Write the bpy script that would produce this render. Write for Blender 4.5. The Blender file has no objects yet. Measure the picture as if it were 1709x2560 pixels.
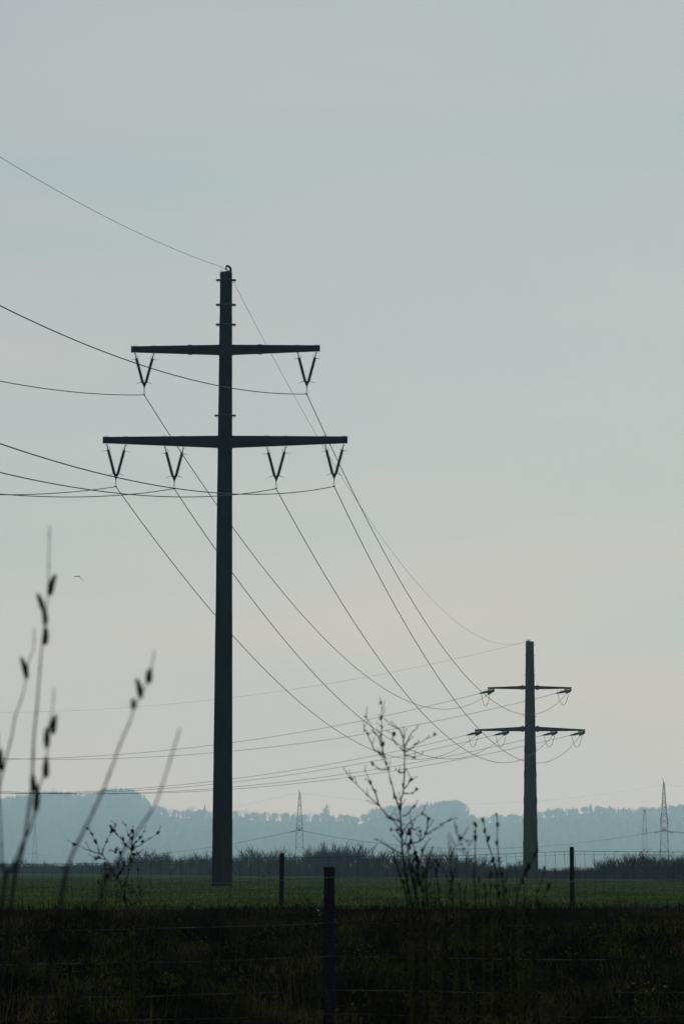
import bpy, math, random
import numpy as np
from mathutils import Vector, Matrix
random.seed(7); rng = np.random.default_rng(7)
sc = bpy.context.scene
COL = sc.collection

# ------------------------------------------------------------------ camera
FPX, HORIZON, CX, CY = 8160.0, 2174.0, 854.5, 1280.0      # photograph pixels (1709 x 2560)
EYE = 0.88
TAU = math.atan((HORIZON - CY) / FPX)
ROLL = math.radians(-0.17)
_f = Vector((0, math.cos(TAU), math.sin(TAU)))
_u0 = Vector((0, -math.sin(TAU), math.cos(TAU)))
_r0 = Vector((1, 0, 0))
_c, _s = math.cos(ROLL), math.sin(ROLL)
_r = _r0 * _c - _u0 * _s
_u = _r0 * _s + _u0 * _c
cam = bpy.data.cameras.new('camera')
camo = bpy.data.objects.new('camera', cam); COL.objects.link(camo)
M3 = Matrix((_r, _u, -_f)).transposed()
camo.matrix_world = Matrix.Translation((0, 0, EYE)) @ M3.to_4x4()
cam.sensor_fit = 'VERTICAL'; cam.sensor_height = 36.0; cam.lens = FPX / 2560 * 36.0
cam.clip_start = 0.1; cam.clip_end = 20000
cam.dof.use_dof = True; cam.dof.focus_distance = 165.0; cam.dof.aperture_fstop = 11.0
sc.camera = camo

def at(px, py, Y):
    """world point on the plane y=Y seen at photograph pixel (px,py)"""
    v = _f + _r * ((px - CX) / FPX) + _u * ((CY - py) / FPX)
    v = v * (Y / v.y)
    return Vector((v.x, v.y, v.z + EYE))

# ------------------------------------------------------------------ sky, sun, exposure
SUN_EL, SUN_AZ = math.radians(34), math.radians(6)        # ahead of the camera, a little right
w = bpy.data.worlds.new('World'); sc.world = w; w.use_nodes = True
nt = w.node_tree; nt.nodes.clear()
N = nt.nodes.new; L = nt.links.new
out = N('ShaderNodeOutputWorld'); bg = N('ShaderNodeBackground'); bg.inputs[1].default_value = 0.07
sky = N('ShaderNodeTexSky'); sky.sky_type = 'NISHITA'; sky.sun_disc = False
sky.sun_elevation = SUN_EL; sky.sun_rotation = SUN_AZ
sky.air_density = 1.3; sky.dust_density = 2.5; sky.ozone_density = 2.0
geo = N('ShaderNodeTexCoord')
mp = N('ShaderNodeMapping'); mp.inputs['Scale'].default_value = (2.6, 2.6, 13.0); mp.inputs['Rotation'].default_value = (0.0, 0.12, 0)
nz = N('ShaderNodeTexNoise'); nz.inputs['Scale'].default_value = 2.2; nz.inputs['Detail'].default_value = 2.5; nz.inputs['Roughness'].default_value = 0.45
L(geo.outputs['Generated'], mp.inputs[0]); L(mp.outputs[0], nz.inputs['Vector'])
rp = N('ShaderNodeValToRGB')
rp.color_ramp.elements[0].position = 0.36; rp.color_ramp.elements[0].color = (5.9, 6.8, 7.1, 1)
rp.color_ramp.elements[1].position = 0.64; rp.color_ramp.elements[1].color = (7.3, 7.05, 7.2, 1)
L(nz.outputs[0], rp.inputs[0])
sx = N('ShaderNodeSeparateXYZ'); L(geo.outputs['Generated'], sx.inputs[0])
er = N('ShaderNodeValToRGB'); er.color_ramp.elements[0].position = 0.0; er.color_ramp.elements[0].color = (1.085, 1.06, 1.01, 1)
er.color_ramp.elements[1].position = 0.30; er.color_ramp.elements[1].color = (0.62, 0.755, 0.80, 1)
L(sx.outputs[2], er.inputs[0])
ml = N('ShaderNodeMix'); ml.data_type = 'RGBA'; ml.blend_type = 'MULTIPLY'; ml.inputs[0].default_value = 1.0
L(rp.outputs[0], ml.inputs[6]); L(er.outputs[0], ml.inputs[7])
mx = N('ShaderNodeMix'); mx.data_type = 'RGBA'; mx.inputs[0].default_value = 0.88
L(sky.outputs[0], mx.inputs[6]); L(ml.outputs[2], mx.inputs[7])
L(mx.outputs[2], bg.inputs[0]); L(bg.outputs[0], out.inputs[0])
sl = bpy.data.lights.new('sun', 'SUN'); sl.energy = 1.65; sl.angle = math.radians(10); sl.color = (1.0, 0.95, 0.87)
so = bpy.data.objects.new('sun', sl); COL.objects.link(so)
_d = Vector((math.sin(SUN_AZ) * math.cos(SUN_EL), math.cos(SUN_AZ) * math.cos(SUN_EL), math.sin(SUN_EL)))
so.rotation_euler = _d.to_track_quat('Z', 'Y').to_euler(); so.location = (0, 0, 60)
sc.view_settings.view_transform = 'Standard'; sc.view_settings.look = 'None'
sc.view_settings.exposure = 0.0; sc.view_settings.gamma = 1.0
sc.cycles.use_denoising = True; sc.cycles.denoiser = 'OPENIMAGEDENOISE'; sc.cycles.denoising_input_passes = 'RGB_ALBEDO_NORMAL'; sc.cycles.denoising_prefilter = 'ACCURATE'
sc.cycles.max_bounces = 5; sc.cycles.diffuse_bounces = 3; sc.cycles.volume_bounces = 1
sc.cycles.transparent_max_bounces = 8
sc.render.film_transparent = False

# ------------------------------------------------------------------ materials
def mat(name, c1, c2=None, scale=5.0, rough=0.8, metal=0.0, bump=0.0, detail=4.0, coord='Object', stretch=(1, 1, 1), spec=0.0, lo=0.35, hi=0.65, bscale=None, patch=None):
    m = bpy.data.materials.new(name); m.use_nodes = True
    t = m.node_tree; b = t.nodes['Principled BSDF']
    b.inputs['Roughness'].default_value = rough; b.inputs['Metallic'].default_value = metal
    b.inputs['Specular IOR Level'].default_value = spec
    if c2 is None:
        c2 = tuple(x * 1.35 for x in c1)
    tc = t.nodes.new('ShaderNodeTexCoord'); mp = t.nodes.new('ShaderNodeMapping'); mp.inputs['Scale'].default_value = stretch
    n = t.nodes.new('ShaderNodeTexNoise'); n.inputs['Scale'].default_value = scale; n.inputs['Detail'].default_value = detail
    r = t.nodes.new('ShaderNodeValToRGB')
    r.color_ramp.elements[0].position = lo; r.color_ramp.elements[0].color = (*c1, 1)
    r.color_ramp.elements[1].position = hi; r.color_ramp.elements[1].color = (*c2, 1)
    t.links.new(tc.outputs[coord], mp.inputs[0]); t.links.new(mp.outputs[0], n.inputs['Vector'])
    t.links.new(n.outputs[0], r.inputs[0]); col = r.outputs[0]
    if patch:
        n3 = t.nodes.new('ShaderNodeTexNoise'); n3.inputs['Scale'].default_value = patch; n3.inputs['Detail'].default_value = 3
        mp3 = t.nodes.new('ShaderNodeMapping'); mp3.inputs['Scale'].default_value = (1, .35, 1); r3 = t.nodes.new('ShaderNodeValToRGB')
        t.links.new(tc.outputs[coord], mp3.inputs[0]); t.links.new(mp3.outputs[0], n3.inputs['Vector']); t.links.new(n3.outputs[0], r3.inputs[0])
        r3.color_ramp.elements[0].position = .38; r3.color_ramp.elements[0].color = (.5, .55, .5, 1); r3.color_ramp.elements[1].position = .62; r3.color_ramp.elements[1].color = (1.25, 1.15, 1.0, 1)
        m3 = t.nodes.new('ShaderNodeMix'); m3.data_type = 'RGBA'; m3.blend_type = 'MULTIPLY'; m3.inputs[0].default_value = 1
        t.links.new(col, m3.inputs[6]); t.links.new(r3.outputs[0], m3.inputs[7]); col = m3.outputs[2]
    t.links.new(col, b.inputs['Base Color'])
    if bump:
        bp = t.nodes.new('ShaderNodeBump'); bp.inputs['Strength'].default_value = bump
        n2 = t.nodes.new('ShaderNodeTexNoise'); n2.inputs['Scale'].default_value = bscale or scale * 4; n2.inputs['Detail'].default_value = 5
        t.links.new(mp.outputs[0], n2.inputs['Vector'])
        t.links.new(n2.outputs[0], bp.inputs['Height']); t.links.new(bp.outputs[0], b.inputs['Normal'])
    return m

M = {}
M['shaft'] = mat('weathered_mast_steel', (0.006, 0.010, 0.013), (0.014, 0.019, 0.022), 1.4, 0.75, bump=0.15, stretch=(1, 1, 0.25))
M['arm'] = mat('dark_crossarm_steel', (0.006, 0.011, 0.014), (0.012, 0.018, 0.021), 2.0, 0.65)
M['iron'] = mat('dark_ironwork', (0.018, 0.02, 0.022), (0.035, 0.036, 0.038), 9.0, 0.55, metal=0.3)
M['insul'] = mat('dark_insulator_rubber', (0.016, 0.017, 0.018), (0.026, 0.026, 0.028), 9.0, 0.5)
M['cable'] = mat('stranded_aluminium_cable', (0.02, 0.022, 0.022), (0.04, 0.042, 0.042), 30.0, 0.6, metal=0.2)
M['farshaft'] = mat('blue_grey_mast_concrete', (0.006, 0.012, 0.016), (0.014, 0.022, 0.028), 1.2, 0.8, bump=0.1, stretch=(1, 1, 0.3))
M['fencewire'] = mat('galvanised_fence_wire', (0.006, 0.006, 0.005), (0.11, 0.115, 0.085), 4.0, 0.6, detail=8, lo=0.40, hi=0.72)
M['fencetop'] = mat('pale_fence_top_wire', (0.05, 0.055, 0.04), (0.12, 0.13, 0.095), 2.0, 0.6)
M['fencewire_far'] = mat('dull_fence_wire', (0.012, 0.013, 0.012), (0.07, 0.075, 0.06), 1.3, 0.6, lo=0.45, hi=0.75)
M['postwood'] = mat('dark_fence_post_wood', (0.004, 0.004, 0.004), (0.009, 0.008, 0.008), 6.0, 0.9, bump=0.4, stretch=(1, 1, 0.15))
M['postnear'] = mat('grey_fence_post_wood', (0.012, 0.011, 0.016), (0.024, 0.020, 0.028), 8.0, 0.9, bump=0.4, stretch=(1, 1, 0.15))
M['lattice'] = mat('grey_lattice_steel', (0.035, 0.05, 0.055), (0.06, 0.075, 0.08), 0.3, 0.6)
M['red'] = mat('faded_red_lattice_paint', (0.16, 0.07, 0.07), (0.22, 0.10, 0.09), 0.3, 0.6)
M['white'] = mat('pale_lattice_paint', (0.42, 0.42, 0.42), (0.55, 0.55, 0.55), 0.3, 0.5)
M['farwire'] = mat('distant_line_cable', (0.05, 0.05, 0.05), (0.07, 0.07, 0.07), 1.0, 0.6)
M['field'] = mat('winter_cereal_field', (0.010, 0.024, 0.005), (0.040, 0.062, 0.016), 0.55, 0.9, detail=9, bump=0.5, coord='Object', bscale=9)
M['blade'] = mat('young_cereal_leaf', (0.012, 0.034, 0.006), (0.230, 0.310, 0.060), 13.0, 0.9, detail=3, lo=0.42, hi=0.66, patch=0.35, spec=0.0)
M['verge'] = mat('dark_verge_soil', (0.003, 0.0025, 0.0014), (0.012, 0.010, 0.006), 1.6, 0.95, detail=8, bump=0.6)
M['vergeg'] = mat('verge_green_leaf', (0.003, 0.0033, 0.001), (0.120, 0.122, 0.026), 1.1, 0.85, detail=6, lo=0.48, hi=0.74, patch=0.7)
M['vergeb'] = mat('verge_dry_grass', (0.005, 0.0036, 0.002), (0.190, 0.130, 0.070), 0.9, 0.85, detail=7, lo=0.48, hi=0.78, patch=0.6)
M['weed'] = mat('dead_weed_stem', (0.012, 0.010, 0.007), (0.026, 0.022, 0.014), 12.0, 0.9)
M['weedg'] = mat('olive_weed_leaf', (0.014, 0.015, 0.006), (0.055, 0.050, 0.020), 12.0, 0.85)
M['bud'] = mat('dark_seed_bud', (0.009, 0.008, 0.006), (0.020, 0.017, 0.010), 20.0, 0.9)
M['twig'] = mat('grey_brown_willow_bark', (0.010, 0.009, 0.012), (0.022, 0.020, 0.026), 15.0, 0.7)
M['catkin'] = mat('dark_willow_catkin', (0.012, 0.010, 0.006), (0.035, 0.028, 0.016), 120.0, 0.95, bump=0.6)
M['shrub'] = mat('bare_shrub_bark', (0.008, 0.009, 0.009), (0.026, 0.023, 0.021), 0.5, 0.9)
M['brush'] = mat('brown_brushwood', (0.008, 0.009, 0.012), (0.040, 0.031, 0.033), 0.25, 0.9, detail=6)
M['forest'] = mat('far_conifer_green', (0.008, 0.011, 0.009), (0.011, 0.014, 0.011), 0.02, 0.95)
M['faroak'] = mat('far_bare_branches', (0.012, 0.013, 0.012), (0.018, 0.018, 0.016), 0.02, 0.95)
M['hill'] = mat('far_wooded_slope', (0.008, 0.011, 0.009), (0.012, 0.015, 0.011), 0.01, 0.95)
M['feather'] = mat('dark_feathers', (0.012, 0.012, 0.013), (0.03, 0.03, 0.03), 20.0, 0.8)
M['fluff'] = mat('pale_seed_fluff', (0.55, 0.55, 0.52), (0.7, 0.7, 0.66), 90.0, 0.9)

# ------------------------------------------------------------------ object helpers
def tag(o, label=None, cat=None, group=None, kind=None):
    if label: o['label'] = label
    if cat: o['category'] = cat
    if group: o['group'] = group
    if kind: o['kind'] = kind
    return o
def empty(name, loc, label, cat, group=None):
    o = bpy.data.objects.new(name, None); COL.objects.link(o); o.location = loc; o.empty_display_size = 0.3
    return tag(o, label, cat, group)
class MB:
    """collects pieces of one mesh, in world coordinates"""
    def __init__(s): s.v = []; s.f = []
    def tube(s, pts, rad, n=6, caps=True):
        pts = [Vector(p) for p in pts]; k = len(pts)
        if not hasattr(rad, '__len__'): rad = [rad] * k
        b0 = len(s.v)
        for i, p in enumerate(pts):
            d = (pts[min(i + 1, k - 1)] - pts[max(i - 1, 0)])
            d = d.normalized() if d.length > 1e-9 else Vector((0, 0, 1))
            a = Vector((0, 1, 0)) if abs(d.y) < 0.9 else Vector((1, 0, 0))
            x = d.cross(a).normalized(); y = d.cross(x)
            for j in range(n):
                t = 2 * math.pi * j / n
                s.v.append(p + (x * math.cos(t) + y * math.sin(t)) * rad[i])
        for i in range(k - 1):
            for j in range(n):
                a = b0 + i * n + j; b = b0 + i * n + (j + 1) % n
                s.f.append((a, b, b + n, a + n))
        if caps:
            s.f.append(tuple(b0 + j for j in range(n))[::-1]); s.f.append(tuple(b0 + (k - 1) * n + j for j in range(n)))
        return s
    def box(s, lo, hi):
        return s.hexa([(lo[0], lo[1], lo[2]), (hi[0], lo[1], lo[2]), (hi[0], hi[1], lo[2]), (lo[0], hi[1], lo[2]),
                       (lo[0], lo[1], hi[2]), (hi[0], lo[1], hi[2]), (hi[0], hi[1], hi[2]), (lo[0], hi[1], hi[2])])
    def hexa(s, P):
        b = len(s.v); s.v += [Vector(p) for p in P]
        for f in ((0, 3, 2, 1), (4, 5, 6, 7), (0, 1, 5, 4), (1, 2, 6, 5), (2, 3, 7, 6), (3, 0, 4, 7)):
            s.f.append(tuple(b + i for i in f))
        return s
    def ball(s, c, r, n=8, m=5, axis=None):
        """ellipsoid: r = (a, a, c) along axis"""
        c = Vector(c); ax = (Vector(axis).normalized() if axis is not None else Vector((0, 0, 1)))
        if not hasattr(r, '__len__'): r = (r, r)
        pts = []; rad = []
        for i in range(m + 1):
            t = math.pi * i / m
            pts.append(c - ax * (r[1] * math.cos(t))); rad.append(max(r[0] * math.sin(t), r[0] * 0.04))
        return s.tube(pts, rad, n)
    def build(s, name, material, parent=None, origin=None, smooth=False):
        me = bpy.data.meshes.new(name)
        o = bpy.data.objects.new(name, me); COL.objects.link(o)
        if origin is None:
            if parent is not None: org = Vector((0, 0, 0))
            else:
                org = Vector((sum(p.x for p in s.v) / len(s.v), sum(p.y for p in s.v) / len(s.v), min(p.z for p in s.v)))
        else: org = Vector(origin)
        wl = Vector((0, 0, 0)); q = parent
        while q is not None: wl = wl + q.location; q = q.parent
        if parent is not None: org = wl
        me.from_pydata([p - org for p in s.v], [], s.f); me.update()
        me.materials.append(material)
        if smooth:
            me.polygons.foreach_set('use_smooth', [True] * len(me.polygons))
        if parent is not None: o.parent = parent; o.location = (0, 0, 0)
        else: o.location = org
        return o
def np_mesh(name, V, F, material, smooth=False):
    """V (n,3), F (m,k) all faces with k corners"""
    me = bpy.data.meshes.new(name); k = F.shape[1]
    me.vertices.add(len(V)); me.vertices.foreach_set('co', V.astype(np.float32).ravel())
    me.loops.add(F.size); me.loops.foreach_set('vertex_index', F.astype(np.int32).ravel())
    me.polygons.add(len(F)); me.polygons.foreach_set('loop_start', (np.arange(len(F)) * k).astype(np.int32))
    me.update(calc_edges=True); me.validate()
    me.materials.append(material)
    if smooth: me.polygons.foreach_set('use_smooth', [True] * len(me.polygons))
    o = bpy.data.objects.new(name, me); COL.objects.link(o)
    return o

# ------------------------------------------------------------------ ground
def sm(a, b, x):
    t = np.clip((x - a) / (b - a), 0, 1); return t * t * (3 - 2 * t)
CREST_Y = 40.0
def ground_z(x, y):
    x = np.asarray(x, float); y = np.asarray(y, float)
    z = np.full(np.broadcast(x, y).shape, -0.70)
    z = z - 0.30 * sm(13, 24, y)                                   # shallow ditch
    up = np.interp(y, [27, 30, 34, 38, 39.6, 40.3, 41.2, 43], [0, .20, .62, 1.22, 1.40, 1.40, 1.25, 1.0])
    z = np.where(y < 40.3, z + up, np.where(y < 43, -1.0 + up, 0.0))
    z = z + np.where((y > 36) & (y < 43), 0.006 * np.clip(x, -12, 12) * sm(36, 40, y) * (1 - sm(40.5, 43, y)), 0)
    lump = 0.05 * np.sin(x * 1.7 + y * .6) * np.sin(y * 1.3 - x * .4) + 0.03 * np.sin(x * 4.1 + 2) * np.sin(y * 3.7)
    z = z + lump * np.where(y < 38.8, 1.0, 0.0) * sm(39.2, 37.5, y)
    z = z + np.where(y > 60, 0.02 * np.sin(x * .21 + 1) * np.sin(y * .037), 0)
    return z
def sheet(name, xs, ys, material, zf, dz=0.0):
    X, Y = np.meshgrid(xs, ys); Z = zf(X, Y) + dz
    V = np.stack([X, Y, Z], -1).reshape(-1, 3); nx = len(xs)
    i, j = np.meshgrid(np.arange(len(ys) - 1), np.arange(nx - 1), indexing='ij'); a = (i * nx + j).ravel()
    return np_mesh(name, V, np.stack([a, a + 1, a + nx + 1, a + nx], 1), material, True)
xs1 = np.unique(np.concatenate([np.linspace(-2500, -60, 12), np.linspace(-60, -9, 30), np.linspace(-9, 9, 150), np.linspace(9, 60, 30), np.linspace(60, 2500, 12)]))
ys1 = np.concatenate([np.linspace(-140, 0, 6), np.linspace(2, 28, 50), np.linspace(28.2, 41.2, 90)])
tag(sheet('verge_bank', xs1, ys1, M['verge'], ground_z), kind='structure')
ys2 = np.concatenate([np.linspace(41.2, 60, 40), np.linspace(62, 400, 120), np.linspace(410, 8700, 80)])
xs2 = np.unique(np.concatenate([np.linspace(-2500, -90, 14), np.linspace(-90, 90, 61), np.linspace(90, 2500, 14)]))
tag(sheet('green_field', xs2, ys2, M['field'], ground_z), kind='structure')

# far wooded hills ---------------------------------------------------
TOP = [(-900, 2010), (-400, 2004), (0, 2000), (67, 1988), (100, 1979), (150, 1981), (229, 1988), (258, 1979), (264, 1974), (323, 1974), (352, 1984), (365, 1993),
       (378, 2010), (411, 2019), (460, 2026), (527, 2025), (587, 2029), (700, 2034), (850, 2036), (900, 2042), (929, 2026), (973, 2018), (1061, 2014),
       (1088, 2010), (1140, 2007), (1158, 2014), (1165, 2037), (1193, 2041), (1246, 2034), (1308, 2034), (1349, 2026), (1433, 2018), (1460, 2013), (1514, 2015),
       (1534, 2025), (1560, 2021), (1605, 2017), (1638, 2014), (1709, 2006), (2100, 1998), (2700, 2012)]
RY = 7000.0
tx = np.array([at(p[0], p[1], RY).x for p in TOP]); tz = np.array([at(p[0], p[1], RY).z for p in TOP])
tx = np.concatenate([[-2500], tx, [2500]]); tz = np.concatenate([[115], tz, [125]])
def ridge(x): return np.interp(x, tx, tz) - 17.0
def hill_z(x, y):
    r = ridge(x); t = sm(5100, RY, y); b = sm(8600, RY + 80, y)
    return -2.0 + (r + 2) * np.where(y < RY, t, b) + 2.0 * np.sin(x * .013 + y * .004) * t * (y < RY - 200)
hx = np.unique(np.concatenate([np.linspace(-2450, -1050, 20), np.linspace(-1050, 1050, 260), np.linspace(1050, 2450, 20)]))
hy = np.unique(np.concatenate([np.linspace(5100, 6850, 30), np.linspace(6850, 7090, 14), np.linspace(7090, 8600, 10)]))
tag(sheet('wooded_hills', hx, hy, M['hill'], hill_z), kind='structure')

def conifer_proto(n=7):
    V = []; F = []
    for k, (z0, z1, r) in enumerate(((.08, .5, .24), (.3, .75, .19), (.55, 1.0, .12))):
        b = len(V)
        for j in range(n * 2):
            a = math.pi * j / n; rr = r * (1.0 if j % 2 else .6)
            V.append((rr * math.cos(a), rr * math.sin(a), z0 + (0 if j % 2 else .05)))
        V.append((0, 0, z1))
        for j in range(n * 2): F.append((b + j, b + (j + 1) % (n * 2), b + n * 2))
    b = len(V); V += [(.03, 0, 0), (-.02, .02, 0), (-.02, -.02, 0), (0, 0, .3)]; F += [(b, b + 1, b + 3), (b + 1, b + 2, b + 3), (b + 2, b, b + 3)]
    return np.array(V), np.array(F)
def blob_proto(r_):
    V = []; F = []
    for _ in range(110):
        d = r_.normal(size=3); d /= np.linalg.norm(d); c = d * np.array([.36, .36, .33]) * r_.uniform(.5, 1) + np.array([0, 0, .62])
        b = len(V)
        for _k in range(3): V.append(tuple(c + r_.normal(size=3) * .085))
        F.append((b, b + 1, b + 2))
    b = len(V); V += [(.04, 0, 0), (-.03, .03, 0), (-.03, -.03, 0), (0, 0, .7)]; F += [(b, b + 1, b + 3), (b + 1, b + 2, b + 3), (b + 2, b, b + 3)]
    return np.array(V), np.array(F)
def bare_proto(seed, spread=.55, n0=5):
    """a bare tree, height about 1, of thin triangles-in-section branches"""
    r = random.Random(seed); mb = MB()
    def grow(p, d, l, w, dep):
        q = p + d * l; mb.tube([p, q], [w, w * .6], 3, False)
        if dep == 0: return
        for _ in range(3 if dep > 1 else 4):
            t = r.uniform(.35, 1.0)
            nd = (d + Vector((r.uniform(-1, 1), r.uniform(-1, 1), r.uniform(-.2, .7))) * spread).normalized()
            grow(p + d * l * t, nd, l * r.uniform(.5, .75), w * .55, dep - 1)
    grow(Vector((0, 0, 0)), Vector((0, 0, 1)), .34, .018, 0)
    for _ in range(n0):
        grow(Vector((0, 0, r.uniform(.15, .34))), Vector((r.uniform(-.6, .6), r.uniform(-.6, .6), 1)).normalized(), r.uniform(.25, .4), .012, 3)
    V = np.array([tuple(v) for v in mb.v]); F = []
    for f in mb.f: F += [(f[0], f[1], f[2]), (f[0], f[2], f[3])]
    return V, np.array(F)
def scatter(name, protos, places, material, kind='stuff'):
    Vs = []; Fs = []; off = 0
    for (x, y, z, h, ww, i) in places:
        V, F = protos[i]; a = random.uniform(0, 6.28); c, s_ = math.cos(a), math.sin(a)
        P = np.stack([(V[:, 0] * c - V[:, 1] * s_) * h * ww + x, (V[:, 0] * s_ + V[:, 1] * c) * h * ww + y, V[:, 2] * h + z], 1)
        Vs.append(P); Fs.append(F + off); off += len(V)
    o = np_mesh(name, np.concatenate(Vs), np.concatenate(Fs), material); tag(o, kind=kind); return o
con = [conifer_proto(7), conifer_proto(5)]; blobs = [blob_proto(rng) for _ in range(3)]
def pxx(px): return at(px, 2020, RY).x
places = []
def cone_zone(a, b, n, y0, y1, h0, h1, w_=1.0, kinds=(0, 1)):
    for _ in range(n):
        x = random.uniform(pxx(a), pxx(b)); y = random.uniform(y0, y1)
        places.append((x, y, float(hill_z(np.array(x), np.array(y))) - .3, random.uniform(h0, h1), w_ * random.uniform(.7, 1.2), random.choice(kinds)))
cone_zone(-300, 378, 620, RY - 90, RY + 30, 10, 22)
cone_zone(255, 376, 60, RY - 40, RY + 15, 16, 24)
cone_zone(925, 1165, 260, RY - 80, RY + 20, 11, 24)
cone_zone(1480, 2000, 260, RY - 80, RY + 20, 8, 17)
cone_zone(-300, 2000, 1500, 5500, RY - 90, 12, 22)
tag(scatter('conifer_forest', con, places, M['forest']), 'conifer woods covering the hazy blue hills', 'forest')
places = []
cone_zone(-300, 2000, 900, 5800, RY - 30, 12, 20, 1.0, (0, 1, 2))
cone_zone(1330, 1720, 30, RY - 60, RY, 8, 13, 1.3, (0, 1, 2)); cone_zone(1095, 1160, 26, RY - 45, RY, 18, 25, 1.0, (0, 1, 2))
tag(scatter('broadleaf_woods', blobs, places, M['forest']), 'rounded broadleaf woods among the conifers on the far hills', 'woods')
bare = [bare_proto(i) for i in range(5)]
places = []
for a, b, n, h0, h1 in ((380, 930, 80, 12, 23), (1165, 1420, 80, 11, 20), (1420, 1720, 120, 9, 17), (90, 160, 14, 18, 25), (600, 720, 26, 18, 26)):
    for _ in range(n):
        x = random.uniform(pxx(a), pxx(b)); y = random.uniform(RY - 60, RY)
        places.append((x, y, float(hill_z(np.array(x), np.array(y))) - .3, random.uniform(h0, h1), random.uniform(.8, 1.3), random.randrange(5)))
tag(scatter('bare_ridge_woods', bare, places, M['faroak']), 'leafless trees fringing the crest of the far hills', 'woods')
def ridge_tree(px, ptop, pw, proto, name, label, m):
    p = at(px, ptop, RY - 30); gz = float(hill_z(np.array(p.x), np.array(RY - 30)))
    V, F = proto; h = p.z - gz; wd = pw * RY / FPX; sx = wd / (V[:, 0].max() - V[:, 0].min())
    o = np_mesh(name, V * np.array([sx, sx, h]), F, m); o.location = (p.x, RY - 30, gz)
    return tag(o, label, 'tree')
ridge_tree(815, 2012, 22, blobs[0], 'round_tree', 'lone round-crowned tree on the hazy ridge right of the lattice tower', M['forest'])
ridge_tree(512, 2009, 14, con[0], 'fir_tree', 'small dark fir on the hazy ridge just left of the near pylon', M['forest'])
ridge_tree(476, 2008, 26, bare[2], 'bare_tree', 'spreading leafless tree on the ridge between the wooded knoll and near pylon', M['faroak'])
ridge_tree(1088, 2005, 13, con[1], 'fir_tree', 'tallest pointed fir in the middle conifer wood on the ridge', M['forest'])

# ------------------------------------------------------------------ cables
def catenary(a, b, sag, n=70):
    a = Vector(a); b = Vector(b)
    return [a.lerp(b, i / n) - Vector((0, 0, 4 * sag * (i / n) * (1 - i / n))) for i in range(n + 1)]
def cable(pts, r, name, label, group=None, m=None, cat='wire'):
    return tag(MB().tube(pts, r, 5).build(name, m or M['cable']), label, cat, group)
def sa(x, y): return (200 + x / 2.24, 640 + y / 2.24)
def sz(x, y): return (1100 + x / 3.92, 1560 + y / 3.92)
D1, D2 = 160.0, 361.2
ATT = {'E': sa(822, 72), 'U1': sa(360, 778), 'U2': sa(1269, 773), 'L1': sa(202, 1292), 'L2': sa(528, 1303), 'L3': sa(1098, 1303), 'L4': sa(1422, 1290)}
END = {'E': sz(835, 172), 'U1': sz(460, 695), 'U2': sz(1235, 680), 'L1': sz(345, 1095), 'L2': sz(620, 1092), 'L3': sz(1095, 1092), 'L4': sz(1365, 1095)}
GO3 = {'E': sz(838, 175), 'U1': sz(370, 684), 'U2': sz(1120, 683), 'L1': sz(245, 1092), 'L2': sz(512, 1093), 'L3': sz(985, 1095), 'L4': sz(1255, 1095)}
WHO = {'U1': 'left upper-arm conductor', 'U2': 'right upper-arm conductor', 'L1': 'outer left lower-arm conductor', 'L2': 'inner left lower-arm conductor',
       'L3': 'inner right lower-arm conductor', 'L4': 'outer right lower-arm conductor', 'E': 'thin earth wire'}
R1 = {k: (0.010 if k == 'E' else 0.021) for k in ATT}
SAG1 = {'E': 6.0, 'U1': 6.75, 'U2': 7.6, 'L1': 6.95, 'L2': 6.9, 'L3': 7.3, 'L4': 7.35}
P0T, P2T = math.radians(10.03), math.radians(76.4)
W1 = {}
for k in ATT:
    a = at(*ATT[k], D1)
    if k == 'E': s_, q_ = .1126, .84e-3
    elif k[0] == 'U': s_, q_ = .1489, 1.065e-3
    else: s_, q_ = .1542, 1.024e-3
    Lg = 172.0; pts = []
    for i in range(91):
        t = Lg * i / 90
        pts.append(Vector((a.x - math.sin(P0T) * t, a.y - math.cos(P0T) * t, a.z - s_ * t + q_ * t * t)))
    cable(pts, R1[k], 'earth_wire' if k == 'E' else 'conductor_wire', WHO[k] + ' running left from the near pylon out of the frame', 'wires left of the near pylon')
    yb = D2 if k == 'E' else D2 - 1.7
    b = at(*END[k], yb); W1[k] = b
    cable(catenary(a, b, SAG1[k]), R1[k], 'earth_wire' if k == 'E' else 'conductor_wire', WHO[k] + ' drooping from the near pylon to the far pylon', 'wires between the two pylons')
W2 = {}
for k in GO3:
    a = at(*GO3[k], D2); W2[k] = a
    if k == 'E': s_, q_ = .2397, 1.965e-3
    elif k[0] == 'U': s_, q_ = .2470, 2.191e-3
    else: s_, q_ = .2348, 2.198e-3
    pts = []
    for i in range(71):
        t = 110.0 * i / 70
        pts.append(Vector((a.x - math.sin(P2T) * t, a.y + math.cos(P2T) * t, a.z - s_ * t + q_ * t * t)))
    cable(pts, 0.010 if k == 'E' else 0.021, 'earth_wire' if k == 'E' else 'conductor_wire', WHO[k] + ' sloping from the far pylon down to the left frame edge', 'wires left of the far pylon')

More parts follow.
